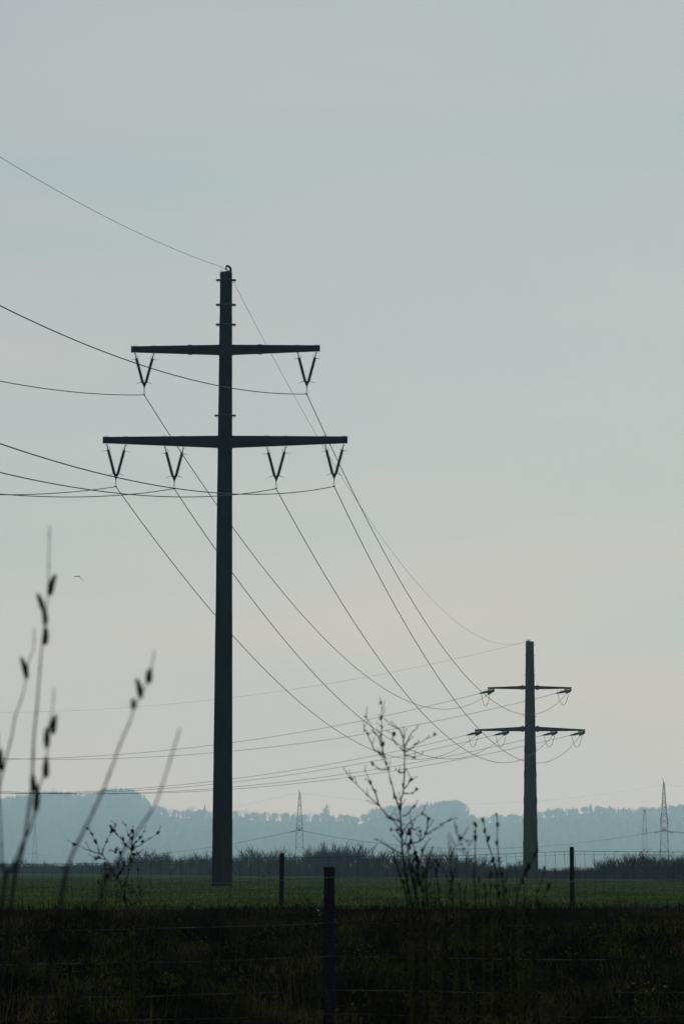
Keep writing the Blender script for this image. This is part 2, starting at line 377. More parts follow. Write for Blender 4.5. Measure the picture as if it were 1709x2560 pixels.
# ------------------------------------------------------------------ near pylon
def mast(name, base, top, r0, r1, n=40, rings=60, rough=0.0):
    mb = MB(); pts = []; rad = []
    for i in range(rings + 1):
        t = i / rings; pts.append(base.lerp(top, t)); rad.append(r0 + (r1 - r0) * t + random.uniform(-rough, rough))
    mb.tube(pts, rad, n); return mb
base1 = at(555.1, 2221, D1); base1.z = -0.15
top1 = at(565.4, 683.5, D1)
P1 = empty('power_pylon', (base1.x, base1.y, 0), 'tall dark tubular power pylon standing in the green field, nearest of the two masts', 'power pylon')
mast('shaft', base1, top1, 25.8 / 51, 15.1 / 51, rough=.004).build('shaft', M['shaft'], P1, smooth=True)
def axis1(py):
    z = at(560, py, D1).z; t = (z - base1.z) / (top1.z - base1.z); return base1.lerp(top1, t), (25.8 + (15.1 - 25.8) * t) / 51
capm = MB(); capm.tube([top1, top1 + Vector((0, 0, .045))], [.31, .29], 32)
capm.hexa([top1 + Vector(p) for p in ((-.26, -.2, .04), (.25, -.2, .04), (.25, .2, .04), (-.26, .2, .04), (-.2, -.15, .05), (.22, -.15, .14), (.22, .15, .14), (-.2, .15, .05))])
capm.build('top_cap', M['iron'], P1)
S17 = 17.42
def tp(x, y, dy=0.0): p = at(530 + x / S17, 650 + y / S17, D1); p.y += dy; return p
hk = MB(); hk.tube([tp(*q) for q in ((790, 520), (812, 470), (812, 400), (785, 340), (740, 290), (690, 262), (640, 262), (612, 250))], [.05, .062, .065, .062, .055, .06, .062, .05], 8)
hk.tube([tp(*q) for q in ((615, 260), (618, 310), (600, 350))], [.04, .025, .02], 6); hk.ball(tp(612, 390), .055); hk.tube([tp(640, 430), tp(680, 505)], .014, 5)
hk.build('earth_wire_bracket', M['iron'], P1, smooth=True)
bc = MB(); bc.tube([tp(*q) for q in ((570, 425), (480, 440), (415, 430), (405, 330))], .008, 5)
bc.tube([tp(*q) for q in ((460, 545), (420, 490), (385, 455), (340, 490), (318, 570), (325, 650), (350, 730), (375, 800))], .011, 5)
bc.build('bonding_cable', M['cable'], P1)
for zy, ex in ((135, 54), (273, 55), (384, 56), (893, 60)):
    c, r = axis1(640 + zy / 2.24); mb = MB(); hw = .49 if zy < 800 else .53
    mb.tube([c - Vector((0, 0, .05)), c + Vector((0, 0, .05))], r + .015, 32)
    for s_ in (-1, 1):
        x0, x1 = s_ * (r - .02), s_ * hw
        mb.box((min(c.x + x0, c.x + x1), c.y - .16, c.z - .03), (max(c.x + x0, c.x + x1), c.y + .16, c.z + .025))
        mb.tube([c + Vector((s_ * hw, .1, -.02)), c + Vector((s_ * (hw - .06), .1, -.07)), c + Vector((s_ * (r + .05), .1, -.09)), c + Vector((s_ * (r - .02), .1, -.09))], .009, 5)
    mb.build('climbing_bracket', M['iron'], P1)
# crossarms: (x left tip, top, bottom), at pole (top, bottom), right tip
def crossarm(lt, lb, lx, mt, mbt, rt, rb, rx, bolts, joints):
    mb = MB(); c, r = axis1(640 + (mt + mbt) / 2 / 2.24); cx = (c.x)
    for (xt, t_, b_, sg) in ((lx, lt, lb, -1), (rx, rt, rb, 1)):
        A = at(*sa(xt, t_), D1); B = at(*sa(xt, b_), D1); T = at(*sa(815, mt), D1); Bm = at(*sa(815, mbt), D1)
        x0 = cx; d1, d0 = .14, .22
        P = [(A.x, D1 - d1, B.z), (x0, D1 - d0, Bm.z), (x0, D1 + d0, Bm.z), (A.x, D1 + d1, B.z), (A.x, D1 - d1, A.z), (x0, D1 - d0, T.z), (x0, D1 + d0, T.z), (A.x, D1 + d1, A.z)]
        if sg > 0: P = [P[1], P[0], P[3], P[2], P[5], P[4], P[7], P[6]]
        mb.hexa(P)
        # end plate, proud of the beam
        mb.box((A.x - .02, D1 - d1 - .02, B.z - .015), (A.x + .02, D1 + d1 + .02, A.z + .015))
    mb.tube([Vector((c.x, c.y, at(*sa(815, mbt + 4), D1).z)), Vector((c.x, c.y, at(*sa(815, mt - 3), D1).z))], r + .03, 36)
    bb = mb
    for bx in bolts:
        f = (bx - lx) / (815 - lx) if bx < 815 else (rx - bx) / (rx - 815)
        ty = (lt if bx < 815 else rt) + ((mt) - (lt if bx < 815 else rt)) * f
        for o_ in (-6, 6):
            for dy in (-.09, .09):
                p = at(*sa(bx + o_, ty), D1); p.y += dy; bb.tube([p - Vector((0, 0, .02)), p + Vector((0, 0, .035))], .022, 6)
                bb.tube([p + Vector((0, 0, .035)), p + Vector((0, 0, .06))], .011, 5)
    jj = mb
    for jx in joints:
        f = (jx - lx) / (815 - lx) if jx < 815 else (rx - jx) / (rx - 815)
        b_ = lb if jx < 815 else rb; t_ = lt if jx < 815 else rt
        pt = at(*sa(jx, t_ + (mt - t_) * f), D1); pb = at(*sa(jx, b_ + (mbt - b_) * f), D1)
        jj.box((pt.x - .09, D1 - .2, pt.z + .002), (pt.x + .09, D1 + .2, pt.z + .03)); jj.box((pb.x - .09, D1 - .2, pb.z - .03), (pb.x + .09, D1 + .2, pb.z - .002))
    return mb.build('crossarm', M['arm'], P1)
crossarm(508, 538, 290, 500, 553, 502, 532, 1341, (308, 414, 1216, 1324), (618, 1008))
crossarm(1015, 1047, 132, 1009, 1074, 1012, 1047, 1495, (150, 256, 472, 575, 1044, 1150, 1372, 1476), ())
def vstring(xl, xr, ytop_l, ytop_r, ax_, ay):
    """V string of two shedded insulators: hanger points xl, xr ; wire clamp at ax_, ay (zoomed photo units)"""
    s = 1 / (2.24 * 51.0)                                   # metres per unit
    C = at(*sa(ax_, ay), D1); yk = MB()
    apex = C + Vector((0, 0, 30 * s)); hub = C + Vector((0, 0, 66 * s))
    # clamp, ring, link
    yk.tube([C + Vector((-.04, -.16, 0)), C + Vector((0, -.04, .02)), C + Vector((.01, .08, .01)), C + Vector((.02, .18, -.03))], [.018, .035, .035, .018], 6)
    rg = [C + Vector((math.sin(a) * .052, 0, .085 - math.cos(a) * .075)) for a in [i * 2 * math.pi / 14 for i in range(15)]]
    yk.tube(rg, .009, 5, False); yk.ball(C + Vector((0, 0, .17)), .027, 6, 4)
    yk.tube([C + Vector((0, 0, .17)), apex, hub], [.012, .018, .05], 6)
    top = C + Vector((0, 0, 72 * s)); hw = 15 * s
    for dy in (-.03, .03):                                    # twin yoke plates
        q = top + Vector((0, dy, 0))
        yk.hexa([q + Vector(p) for p in ((-.022, -.006, -.26), (.022, -.006, -.26), (.022, .006, -.26), (-.022, .006, -.26), (-hw, -.006, 0), (hw, -.006, 0), (hw, .006, 0), (-hw, .006, 0))])
    yk.tube([top + Vector((-hw - .02, 0, 0)), top + Vector((hw + .02, 0, 0))], .022, 6)
    yoke = yk.build('insulator_yoke', M['iron'], P1)
    for sg, xt, yt in ((-1, xl, ytop_l), (1, xr, ytop_r)):
        T = at(*sa(xt, yt), D1); B = top + Vector((sg * 9 * s, 0, -.02))
        d = (B - T); ln = d.length; d = d / ln; side = Vector((sg, 0, 0))
        ins = MB(); h0 = T + d * .27; h1 = B - d * .02
        ins.tube([h0, h1], .058, 8)
        nsh = 22
        for i in range(nsh):
            p = h0.lerp(h1, (i + .5) / nsh); rr = .102 if i % 2 == 0 else .084
            ins.tube([p - d * .017, p + d * .004, p + d * .010], [.058, rr, .058], 10)
        o = ins.build('insulator', M['insul'], yoke, smooth=False)
        hg = MB()
        hg.box((T.x - .045, D1 - .04, T.z - .02), (T.x - .03, D1 + .04, T.z + .07)); hg.box((T.x + .03, D1 - .04, T.z - .02), (T.x + .045, D1 + .04, T.z + .07))
        hg.tube([T + Vector((0, 0, -.01)), T + d * .08], [.05, .012], 6); hg.tube([T + d * .07, T + d * .12, T + d * .17, T + d * .27], [.015, .015, .034, .022], 6)
        # racket loop on the inner side
        inn = -side
        hg.tube([T + d * .10, T + d * .10 + inn * .06, T + d * .15 + inn * .12, T + d * .22 + inn * .125, T + d * .25 + inn * .09, T + d * .26], .008, 5)
        hg.build('hanger', M['iron'], yoke)
        hn = MB(); q = T + d * .27
        hn.tube([q, q + side * .07 + Vector((0, 0, -.03)), q + side * .15 + Vector((0, 0, -.055)), q + side * .27 + Vector((0, 0, -.055))], [.012, .011, .010, .009], 5)
        hn.build('arcing_horn', M['iron'], yoke); hn = MB()
        q = top + side * (hw)
        hn.tube([q, q + side * .09 + Vector((0, 0, -.012)), q + side * .17 + Vector((0, 0, -.045)), q + side * .26 + Vector((0, 0, -.095))], [.016, .013, .011, .009], 5)
        hn.build('arcing_horn', M['iron'], yoke)
vstring(309, 414, 545, 546, 360, 778); vstring(1218, 1323, 541, 540, 1269, 773)
vstring(151, 256, 1056, 1060, 202, 1292); vstring(476, 580, 1070, 1074, 528, 1303)
vstring(1047, 1152, 1073, 1069, 1098, 1303); vstring(1372, 1476, 1059, 1056, 1422, 1290)

# ------------------------------------------------------------------ far pylon (angle mast with tension strings)
sc2 = 22.59
base2 = at(1325.2, 2195, D2); base2.z = -.2; top2 = at(1323.2, 1604, D2)
P2 = empty('power_pylon', (base2.x, base2.y, 0), 'smaller blue-grey power pylon farther off on the right, behind the brush', 'power pylon')
mb = MB(); pts = []; rad = []; H2 = top2.z - base2.z
flg = [at(1324, 1560 + y / 3.92, D2).z for y in (1225, 1475)] + [at(1324, y, D2).z for y in (2000, 2055, 2110)]
for i in range(181):
    t = i / 180; z = base2.z + H2 * t; r = (19.4 + (9.95 - 19.4) * t) / sc2
    if any(abs(z - q) < .32 for q in flg): r += .03
    r += random.uniform(-.006, .006)
    pts.append(base2.lerp(top2, t)); rad.append(r)
mb.tube(pts, rad, 32); mb.build('shaft', M['farshaft'], P2, smooth=True)
fit = MB()
fit.tube([at(*sz(840, 176), D2), at(*sz(855, 164), D2), at(*sz(870, 168), D2)], .06, 6)
for a, b in (((845, 172), (844, 145)), ((872, 172), (878, 150))): fit.tube([at(*sz(*a), D2), at(*sz(*b), D2)], .03, 5)
fit.tube([at(*sz(q, y), D2) for q, y in ((853, 160), (860, 152), (870, 156), (880, 168))], .018, 5)
fit.build('earth_wire_bracket', M['iron'], P2)
for zy in (205, 306, 503, 903):
    z = at(1323, 1560 + zy / 3.92, D2).z; t = (z - base2.z) / H2; c = base2.lerp(top2, t); r = (19.4 + (9.95 - 19.4) * t) / sc2
    mb = MB(); hw = .60 if zy < 600 else .76
    mb.tube([c - Vector((0, 0, .04)), c + Vector((0, 0, .04))], r + .015, 28)
    for s_ in (-1, 1): mb.tube([c + Vector((s_ * (r - .02), 0, 0)), c + Vector((s_ * hw, 0, 0))], .028, 6)
    mb.build('climbing_bracket', M['iron'], P2)
def arm2(lx, rx, tipt, tipb, mt, mbt):
    mb = MB(); zt, zb = at(*sz(875, mt), D2).z, at(*sz(875, mbt), D2).z; c = base2.lerp(top2, (zt - base2.z) / H2)
    for xt in (lx, rx):
        A = at(*sz(xt, tipt), D2); B = at(*sz(xt, tipb), D2); d1, d0 = .16, .3
        P = [(A.x, D2 - d1, B.z), (c.x, D2 - d0, zb), (c.x, D2 + d0, zb), (A.x, D2 + d1, B.z), (A.x, D2 - d1, A.z), (c.x, D2 - d0, zt), (c.x, D2 + d0, zt), (A.x, D2 + d1, A.z)]
        if xt == rx: P = [P[1], P[0], P[3], P[2], P[5], P[4], P[7], P[6]]
        mb.hexa(P)
        sg = -1 if xt == lx else 1                           # bolted collar near the mast
        jx = c.x + sg * .85
        mb.box((jx - .1, D2 - .34, zb - .06), (jx + .1, D2 + .34, zt + .06))
    return mb.build('crossarm', M['arm'], P2)
arm2(470, 1285, 620, 634, 605, 640); arm2(343, 1414, 1033, 1048, 1003, 1052)
dleft = Vector((-math.sin(P2T), math.cos(P2T), -.21)).normalized()
for k in ('U1', 'U2', 'L1', 'L2', 'L3', 'L4'):
    e3 = W2[k]; e1 = W1[k]
    A = Vector((e3.x + 37.0 / sc2, D2 + .0, e3.z + 8.6 / sc2))       # under the arm
    hw = MB(); zt = A.z + .28
    for dx in (-.55, 0.12):
        hw.tube([A + Vector((dx, 0, .36)), A + Vector((dx + .02, 0, .10))], [.05, .035], 6)
    hw.tube([A + Vector((-.62, 0, .06)), A + Vector((.16, 0, .22))], .04, 6)
    hw.ball(A + Vector((.02, -.05, -.03)), .17, 8, 6); hw.ball(A + Vector((-.16, .05, -.02)), .09, 8, 6)
    hd = hw.build('string_hardware', M['iron'], P2)
    for tgt, sidev in ((e3, Vector((0, .16, .0))), (e1, Vector((.16, 0, 0)))):
        ins = MB(); a0 = A + (tgt - A).normalized() * .12; b0 = tgt - (tgt - A).normalized() * .45
        for sg in (-1, 1):
            p0 = a0 + sidev * sg + Vector((0, 0, .07 * sg)); p1 = b0 + sidev * sg * .7 + Vector((0, 0, .05 * sg)); dd = (p1 - p0).normalized()
            ins.tube([p0, p1], .055, 6)
            for i in range(13):
                q = p0.lerp(p1, .1 + .8 * (i + .5) / 13); ins.tube([q - dd * .02, q, q + dd * .02], [.06, .125, .06], 8)
            ins.tube([p1, tgt - (tgt - A).normalized() * .12], [.035, .03], 5)
        ins.tube([b0, tgt], [.09, .02], 6); ins.build('tension_insulator', M['insul'], hd)
    d3 = (e3 - A).normalized()
    for u0, u1, hh in ((1.35, 1.40, .32), (.9, .95, .24), (.6, .52, .36)):
        hn = MB(); hn.tube([A + d3 * u0 - Vector((0, 0, .1)), A + d3 * u1 + Vector((0, 0, hh))], .015, 5); hn.build('arcing_horn', M['iron'], hd)
    a = e3 + Vector((7.5 / sc2, 0, .02)); b = e1 + Vector((6.5 / sc2, .2, .15)); jp = []
    for i in range(25):
        t = i / 24; p = a.lerp(b, t); p.z -= 1.36 * (1 - abs(2 * t - 1) ** 2.1); jp.append(p)
    jm = MB(); jm.tube(jp, .023, 5); jm.tube([jp[17], jp[18]], .04, 6); jm.tube([jp[8], jp[9]], .03, 6)
    jm.build('jumper_loop', M['cable'], P2)

# ------------------------------------------------------------------ distant lattice towers
def lattice(px, ptop, H, D, prof, label, bands=None, arms=(), tk=.16, tips=0, horns=True):
    T = at(px, ptop, D); H = T.z; base = Vector((T.x, D, 0))
    root = empty('lattice_tower', base, label, 'lattice tower')
    zs = []; z = 0.0
    def hwid(zz): return float(np.interp(zz / H, [p[0] for p in prof], [p[1] for p in prof]))
    while z < H - .5:
        zs.append(z); z += max(hwid(z) * 1.75, 1.3)
    zs.append(H)
    def band(zz):
        if not bands: return 0
        for i, b in enumerate(bands):
            if zz / H < b: return i % 2
        return len(bands) % 2
    meshes = {}; prev = None; idx = -1; cur = None
    segs = []
    for i in range(len(zs) - 1):
        k = band((zs[i] + zs[i + 1]) / 2)
        if k != prev: segs.append((k, MB())); prev = k
        m_ = segs[-1][1]; z0, z1 = zs[i], zs[i + 1]; h0, h1 = hwid(z0), hwid(z1)
        c0 = [base + Vector((sx * h0, sy * h0, z0)) for sx, sy in ((-1, -1), (1, -1), (1, 1), (-1, 1))]
        c1 = [base + Vector((sx * h1, sy * h1, z1)) for sx, sy in ((-1, -1), (1, -1), (1, 1), (-1, 1))]
        for j in range(4):
            n_ = (j + 1) % 4
            m_.tube([c0[j], c1[j]], tk, 4, False)
            m_.tube([c0[j], c1[n_]], tk * .55, 3, False); m_.tube([c0[n_], c1[j]], tk * .55, 3, False)
            if i % 3 == 0: m_.tube([c0[j], c0[n_]], tk * .6, 3, False)
    for k, m_ in segs:
        if bands: m_.build('red_section' if k else 'pale_section', M['red'] if k else M['white'], root)
        else: m_.build('lattice_body', M['lattice'], root)
    for (fz, al, rise) in arms:
        a_ = MB(); z = H * fz; h = hwid(z)
        for sg in (-1, 1):
            tip = base + Vector((sg * .9, sg * al, z + rise))
            for sx in (-1, 1):
                a_.tube([base + Vector((sx * h, sg * h, z)), tip], tk * .8, 3); a_.tube([base + Vector((sx * h * .8, sg * h, z + 1.8)), tip], tk * .7, 3)
            for q in range(1, 6):
                t = q / 6; a_.tube([base.lerp(tip, 0) + Vector((h * (1 - t), sg * (h + (al - h) * t), z)), base + Vector((-h * (1 - t), sg * (h + (al - h) * min(1, t + .16)), z + 1.4 * (1 - t)))], tk * .5, 3)
        if horns:
            for sg in (-1, 1):
                for yy in (-al, -al * .55, al * .55, al):
                    p = base + Vector((sg * .4, yy, z)); a_.tube([p, p + Vector((sg * 4.2, 0, -.9))], .17, 5)
        a_.build('crossarm', M['red'] if bands else M['lattice'], root)
    if tips:
        t_ = MB(); t_.tube([base + Vector((0, 0, H - .3)), base + Vector((-.8, 0, H + 1.6))], .15, 4); t_.build('top_spike', M['red'] if bands else M['lattice'], root)
    return root, base, H
DB, DD, DA, DC = 1860.0, 1632.0, 3150.0, 2400.0
_, bB, HB = lattice(749, 1981.5, 44, DB, [(0, 2.9), (.1, 2.5), (.52, 1.75), (.56, 1.6), (.84, .8), (1, .3)],
    'grey lattice tower on the plain between the near pylon and the tall bush', None, [(.52, 9, 0)], .17, 1)
_, bD, HD = lattice(1658, 1955, 44, DD, [(0, 2.2), (.155, 2.05), (.16, 2.25), (.30, 1.75), (.56, 1.62), (.565, 1.9), (.65, 1.15), (.97, .35), (1, .1)],
    'tall red and pale lattice tower at the far right, standing above the ridge', [.17, .26, .55, .64, .72, 1.1], [(.46, 7, .4)], .15, 1)
_, bA, HA = lattice(88.6, 2063, 43, DA, [(0, 3.2), (.25, 2.4), (.6, 1.6), (1, .3)],
    'very faint lattice tower at the far left among the willow twigs', None, [(.36, 8, 0)], .12)
lattice(1609.8, 2025, 42, DC, [(0, 2.4), (.17, 2.3), (.175, 1.9), (.62, 1.55), (.625, 1.6), (.97, .7), (1, .7)],
    'shorter red and pale lattice tower left of the tallest one on the right', [.13, .28, .62, .74, .98], [(.97, 3, 0)], .15, 0, False)
def far_span(a, b, sag, off, label, grp, r=.05):
    cable(catenary(a + off, b + off, sag, 40), r, 'conductor_wire', label, grp, M['farwire'])
zB, zD, zA = HB * .52 - .9, HD * .46 - .5, HA * .36 - .9
for yy in (-8, -4.5, 4.5, 8):
    o_ = Vector((0, yy, 0))
    far_span(bB + Vector((4.5, 0, zB)), bD + Vector((-4.5, 0, zD)), 9.0, o_, 'faint sagging conductor between the grey lattice tower and the tallest right-hand tower', 'conductors strung between the lattice towers', .06)
    far_span(bB + Vector((-4.5, 0, zB)), bA + Vector((4.5, 0, zA)), 7.7, o_, 'faint conductor running from the grey lattice tower behind the near pylon to the far left', 'conductors left of the grey lattice tower', .05)
    far_span(bD + Vector((4.5, 0, zD)), bD + Vector((290, -200, zD)), 9.0, o_, 'faint conductor leaving the tallest right-hand tower towards the right frame edge', 'conductors right of the tallest tower', .06)
o_ = Vector((0, 0, 0))
far_span(bB + Vector((0, 0, HB)), bD + Vector((0, 0, HD - 1.5)), 8.0, o_, 'faint earth wire linking the tops of the grey and the tallest lattice towers', None, .03)
far_span(bB + Vector((0, 0, HB)), bA + Vector((0, 0, HA)), 7.0, o_, 'faint earth wire from the grey lattice tower top down to the left', None, .03)
far_span(bD + Vector((0, 0, HD - 1.5)), bD + Vector((290, -200, HD)), 8.0, o_, 'faint earth wire leaving the tallest lattice tower top to the right', None, .03)

# ------------------------------------------------------------------ hedgerow
def hedge_pt(px, dy=0.0):
    m = (px - CX) / FPX; s = (60 + 600 * m) / (100 + 310 * m); Y = 600 - 310 * s + dy
    return m * Y, Y
SH = [(-40, 2146), (120, 2142), (230, 2150), (330, 2130), (400, 2131), (500, 2121), (600, 2131), (680, 2122), (740, 2138), (775, 2118), (815, 2099), (860, 2110), (930, 2126),
      (1010, 2130), (1085, 2114), (1150, 2134), (1230, 2146), (1300, 2153), (1400, 2158), (1470, 2156), (1510, 2141), (1550, 2133), (1620, 2131), (1760, 2128)]
BR = [(-100, 2160), (300, 2158), (560, 2156), (760, 2158), (980, 2160), (1130, 2158), (1260, 2163), (1480, 2164), (1800, 2166)]
def shrub_mesh(seed, erect):
    r = random.Random(seed); mb = MB()
    def grow(p, d, l, w, dep):
        q = p + d * l + Vector((r.uniform(-.05, .05), r.uniform(-.05, .05), 0)) * l
        q2 = q + (d + Vector((r.uniform(-.3, .3), r.uniform(-.3, .3), .15))).normalized() * l * .6
        mb.tube([p, q, q2], [w, w * .75, w * .45], 3, False)
        if dep == 0: return
        for _ in range(5 if dep > 1 else 6):
            t = r.uniform(.35, 1.0); st = p.lerp(q, t) if r.random() < .5 else q.lerp(q2, t)
            nd = (d + Vector((r.uniform(-1, 1), r.uniform(-1, 1), r.uniform(-.1, .8))) * erect).normalized()
            grow(st, nd, l * r.uniform(.5, .8), w * .6, dep - 1)
    for _ in range(11):
        a = r.uniform(0, 6.28); sp = r.uniform(0, 1.15)
        grow(Vector((math.cos(a) * .07, math.sin(a) * .07, 0)), Vector((math.cos(a) * sp, math.sin(a) * sp, 1)).normalized(), r.uniform(.26, .40) / (1 + .12 * sp), .0135, 2)
    hmax = max(v.z for v in mb.v)
    me = bpy.data.meshes.new('bare_shrub'); me.from_pydata([v / hmax for v in mb.v], [], mb.f); me.update(); me.materials.append(M['shrub']); return me
sh_m = [shrub_mesh(i, e) for i, e in enumerate((.55, .7, .5, .8, .4, .65))]
def shrub(px, ptop, wid, label, grp, mi=None, dy=0.0):
    x, y = hedge_pt(px, dy); h = at(px, ptop, y).z
    o = bpy.data.objects.new('bare_shrub', sh_m[mi if mi is not None else random.randrange(6)]); COL.objects.link(o)
    o.location = (x, y, -.03); o.rotation_euler = (0, 0, random.uniform(0, 6.28)); o.scale = (h * wid, h * wid, h); tag(o, label, 'shrub', grp)
zones = [(-30, 320, 24, 'thin low twiggy shrub poking from the brown hedge at the far left', 'low shrubs at the left end of the hedge', .55, .75),
         (320, 545, 13, 'bare twiggy shrub in the hedge row left of the near pylon', 'hedge shrubs left of the near pylon', 1.0, 1.0),
         (590, 770, 13, 'bare twiggy shrub in the hedge row between near pylon and the tallest bush', 'hedge shrubs right of the near pylon', 1.0, 1.0),
         (860, 1040, 13, 'bare twiggy shrub in the hedge row right of the tallest bush', 'hedge shrubs right of the tallest bush', 1.0, 1.0),
         (1125, 1330, 14, 'small sparse shrub in the hedge left of the far pylon', 'small shrubs left of the far pylon', .9, 1.0),
         (1490, 1740, 11, 'upright bare shrub in the hedge at the right frame edge', 'shrubs at the right end of the hedge', .9, 1.0)]
for a, b, st, lab, grp, h0, h1 in zones:
    px = a
    while px < b:
        tpx = float(np.interp(px, [p[0] for p in SH], [p[1] for p in SH])); tpx = 2182 - (2182 - tpx) * (random.uniform(.66, 1.32) if px > 325 else random.uniform(.7, 1.1))
        shrub(px + random.uniform(-3, 3), tpx, random.uniform(1.0, 1.7), lab, grp, 4 if a > 1400 and random.random() < .6 else None, random.uniform(-6, 6)); px += st * random.uniform(.6, 1.25)
for i, (px, ty) in enumerate(((812, 2099),)): shrub(px, ty, .85, 'tallest dark bush in the hedge, just right of the grey lattice tower', None, 0)
for px, ty in ((784, 2120), (792, 2114), (800, 2106), (806, 2103), (820, 2101), (828, 2104), (838, 2107), (846, 2112), (856, 2116)): shrub(px, ty, .85, 'dense dark bush crowding beside the tallest bush in the hedge', 'bushes beside the tallest one', 2)
for px, ty in ((1085, 2114), (1070, 2120), (1102, 2121)): shrub(px, ty, .9, 'rounded dark bush in the hedge behind the tall seed-headed weed', 'rounded bushes behind the tall weed', 1)
# brushwood: thin upright stems nobody could count
n = 20000; px = rng.uniform(-140, 1850, n); m_ = (px - CX) / FPX; s_ = (60 + 600 * m_) / (100 + 310 * m_); Y = 600 - 310 * s_ + rng.uniform(-5, 7, n); X = m_ * Y
tp_ = np.interp(px, [p[0] for p in BR], [p[1] for p in BR]) + 3 * np.sin(px * .047) + 2 * np.sin(px * .13 + 1); Hh = (HORIZON - tp_) * Y / FPX + EYE; Hh = Hh * (.98 - .55 * rng.uniform(0, 1, n) ** 1.1)
lx = rng.normal(0, .13, n) * Hh; ww = rng.uniform(.012, .035, n); a0 = np.stack([X - ww, Y, np.full(n, -.05)], 1); a1 = np.stack([X + ww, Y + .02, np.full(n, -.05)], 1)
b0 = np.stack([X + lx * .5 - ww * .8, Y, Hh * .55], 1); b1 = np.stack([X + lx * .5 + ww * .8, Y + .02, Hh * .55], 1); c0 = np.stack([X + lx, Y, Hh], 1)
V = np.concatenate([a0, a1, b1, b0, c0]); i_ = np.arange(n)
F = np.concatenate([np.stack([i_, i_ + n, i_ + 2 * n], 1), np.stack([i_, i_ + 2 * n, i_ + 3 * n], 1), np.stack([i_ + 3 * n, i_ + 2 * n, i_ + 4 * n], 1)])
tag(np_mesh('brushwood', V, F, M['brush']), 'low brown brushwood filling the foot of the hedge across the field edge', 'brushwood', kind='stuff')

# ------------------------------------------------------------------ field crop
def blades(n, x, y, z, h, w_, lean, bend=True):
    a = rng.uniform(0, 2 * np.pi, n); dx, dy = np.cos(a), np.sin(a); b = rng.uniform(0, 2 * np.pi, n); ln = rng.uniform(.1, 1, n) * lean * h
    P0 = np.stack([x - dx * w_, y - dy * w_, z - .01], 1); P1_ = np.stack([x + dx * w_, y + dy * w_, z - .01], 1)
    mxp = np.stack([x + np.cos(b) * ln * .35, y + np.sin(b) * ln * .35, z + h * .62], 1); P2_ = mxp - np.stack([dx, dy, 0 * dx], 1) * (w_ * .8)[:, None]; P3_ = mxp + np.stack([dx, dy, 0 * dx], 1) * (w_ * .8)[:, None]
    P4 = np.stack([x + np.cos(b) * ln, y + np.sin(b) * ln, z + h], 1)
    V = np.concatenate([P0, P1_, P3_, P2_, P4]); i_ = np.arange(n)
    F = np.concatenate([np.stack([i_, i_ + n, i_ + 2 * n], 1), np.stack([i_, i_ + 2 * n, i_ + 3 * n], 1), np.stack([i_ + 3 * n, i_ + 2 * n, i_ + 4 * n], 1)])
    return V, F
n = 240000; y = 41.5 * (330 / 41.5) ** rng.uniform(0, 1, n); x = rng.uniform(-1, 1, n) * (.118 * y + 6)
h = rng.uniform(.04, .11, n); w_ = np.maximum(.004, y * .00005) * rng.uniform(.7, 1.5, n)
V, F = blades(n, x, y, ground_z(x, y), h, w_, .9)
tag(np_mesh('cereal_crop', V, F, M['blade']), 'short green winter cereal growing over the field', 'crop', kind='stuff')

# ------------------------------------------------------------------ verge vegetation
def verge(n, name, m, label, y0, y1, h0, h1, w0, w1, lean, clump):
    n = int(n * 2.1)
    y = rng.uniform(y0, y1, n); n = int(n); x = rng.uniform(-1, 1, n) * (.12 * y + 1.2 + 5.5)
    cx_ = np.sin(x * 2.3 + y * 1.1 + clump) * np.sin(y * 2.9 - x * 1.3 + clump * 2) + .6 * np.sin(x * 6.1 + clump) * np.sin(y * 5.3)
    k = cx_ > rng.uniform(-1.2, .9, n); x, y = x[k], y[k]; cc = cx_[k]; n = len(x)
    h = rng.uniform(h0, h1, n) * (.6 + .5 * np.clip(cc, 0, 1.5)); h = h * np.where(y > 38, np.interp(y, [38, 40.5], [.6, .40]), 1)
    V, F = blades(n, x, y, ground_z(x, y), h, rng.uniform(w0, w1, n), lean)
    return tag(np_mesh(name, V, F, m), label, 'grass', kind='stuff')
verge(60000, 'verge_grass', M['vergeb'], 'dark dry grass matted over the roadside bank', 26, 41.2, .05, .26, .002, .005, 1.1, 0.0)
verge(52000, 'verge_herbs', M['vergeg'], 'dark green herbs tangled over the roadside bank', 24, 38, .04, .20, .004, .010, 1.3, 2.0)
verge(9000, 'tall_dry_grass', M['vergeb'], 'taller dry stalks standing in the ditch in front of the bank', 20, 33, .3, .75, .002, .004, .5, 4.0)
verge(3200, 'crest_grass', M['vergeb'], 'ragged dry grass tufts along the top edge of the bank', 38.6, 41.0, .10, .42, .002, .005, .9, 3.3)
verge(7000, 'ditch_weeds', M['vergeg'], 'blurred olive weeds standing close in front of the bank', 10.5, 17, .55, 1.02, .003, .007, .55, 5.0)
verge(2600, 'ditch_grass', M['vergeb'], 'blurred dry grass stems standing close in front of the bank', 11, 18, .6, 1.15, .0015, .003, .4, 1.0)
nl = 125000; y = rng.uniform(25, 37.5, nl); x = rng.uniform(-1, 1, nl) * (.12 * y + 6.5); g = np.sin(x * 3.1 + y * 2.1) * np.sin(y * 3.7 - x * 1.9 + 1); k = g > rng.uniform(-.6, .9, nl); x, y, g = x[k], y[k], g[k]
z = ground_z(x, y) + rng.uniform(0, .26, len(x)) * np.clip(g + .6, .2, 1.4); c = np.stack([x, y, z], 1); nn = len(x)
d1 = rng.normal(0, 1, (nn, 3)); d1 /= np.linalg.norm(d1, axis=1)[:, None]; d2 = np.cross(d1, rng.normal(0, 1, (nn, 3))); d2 /= np.linalg.norm(d2, axis=1)[:, None]; s1_ = rng.uniform(.010, .030, nn)[:, None]
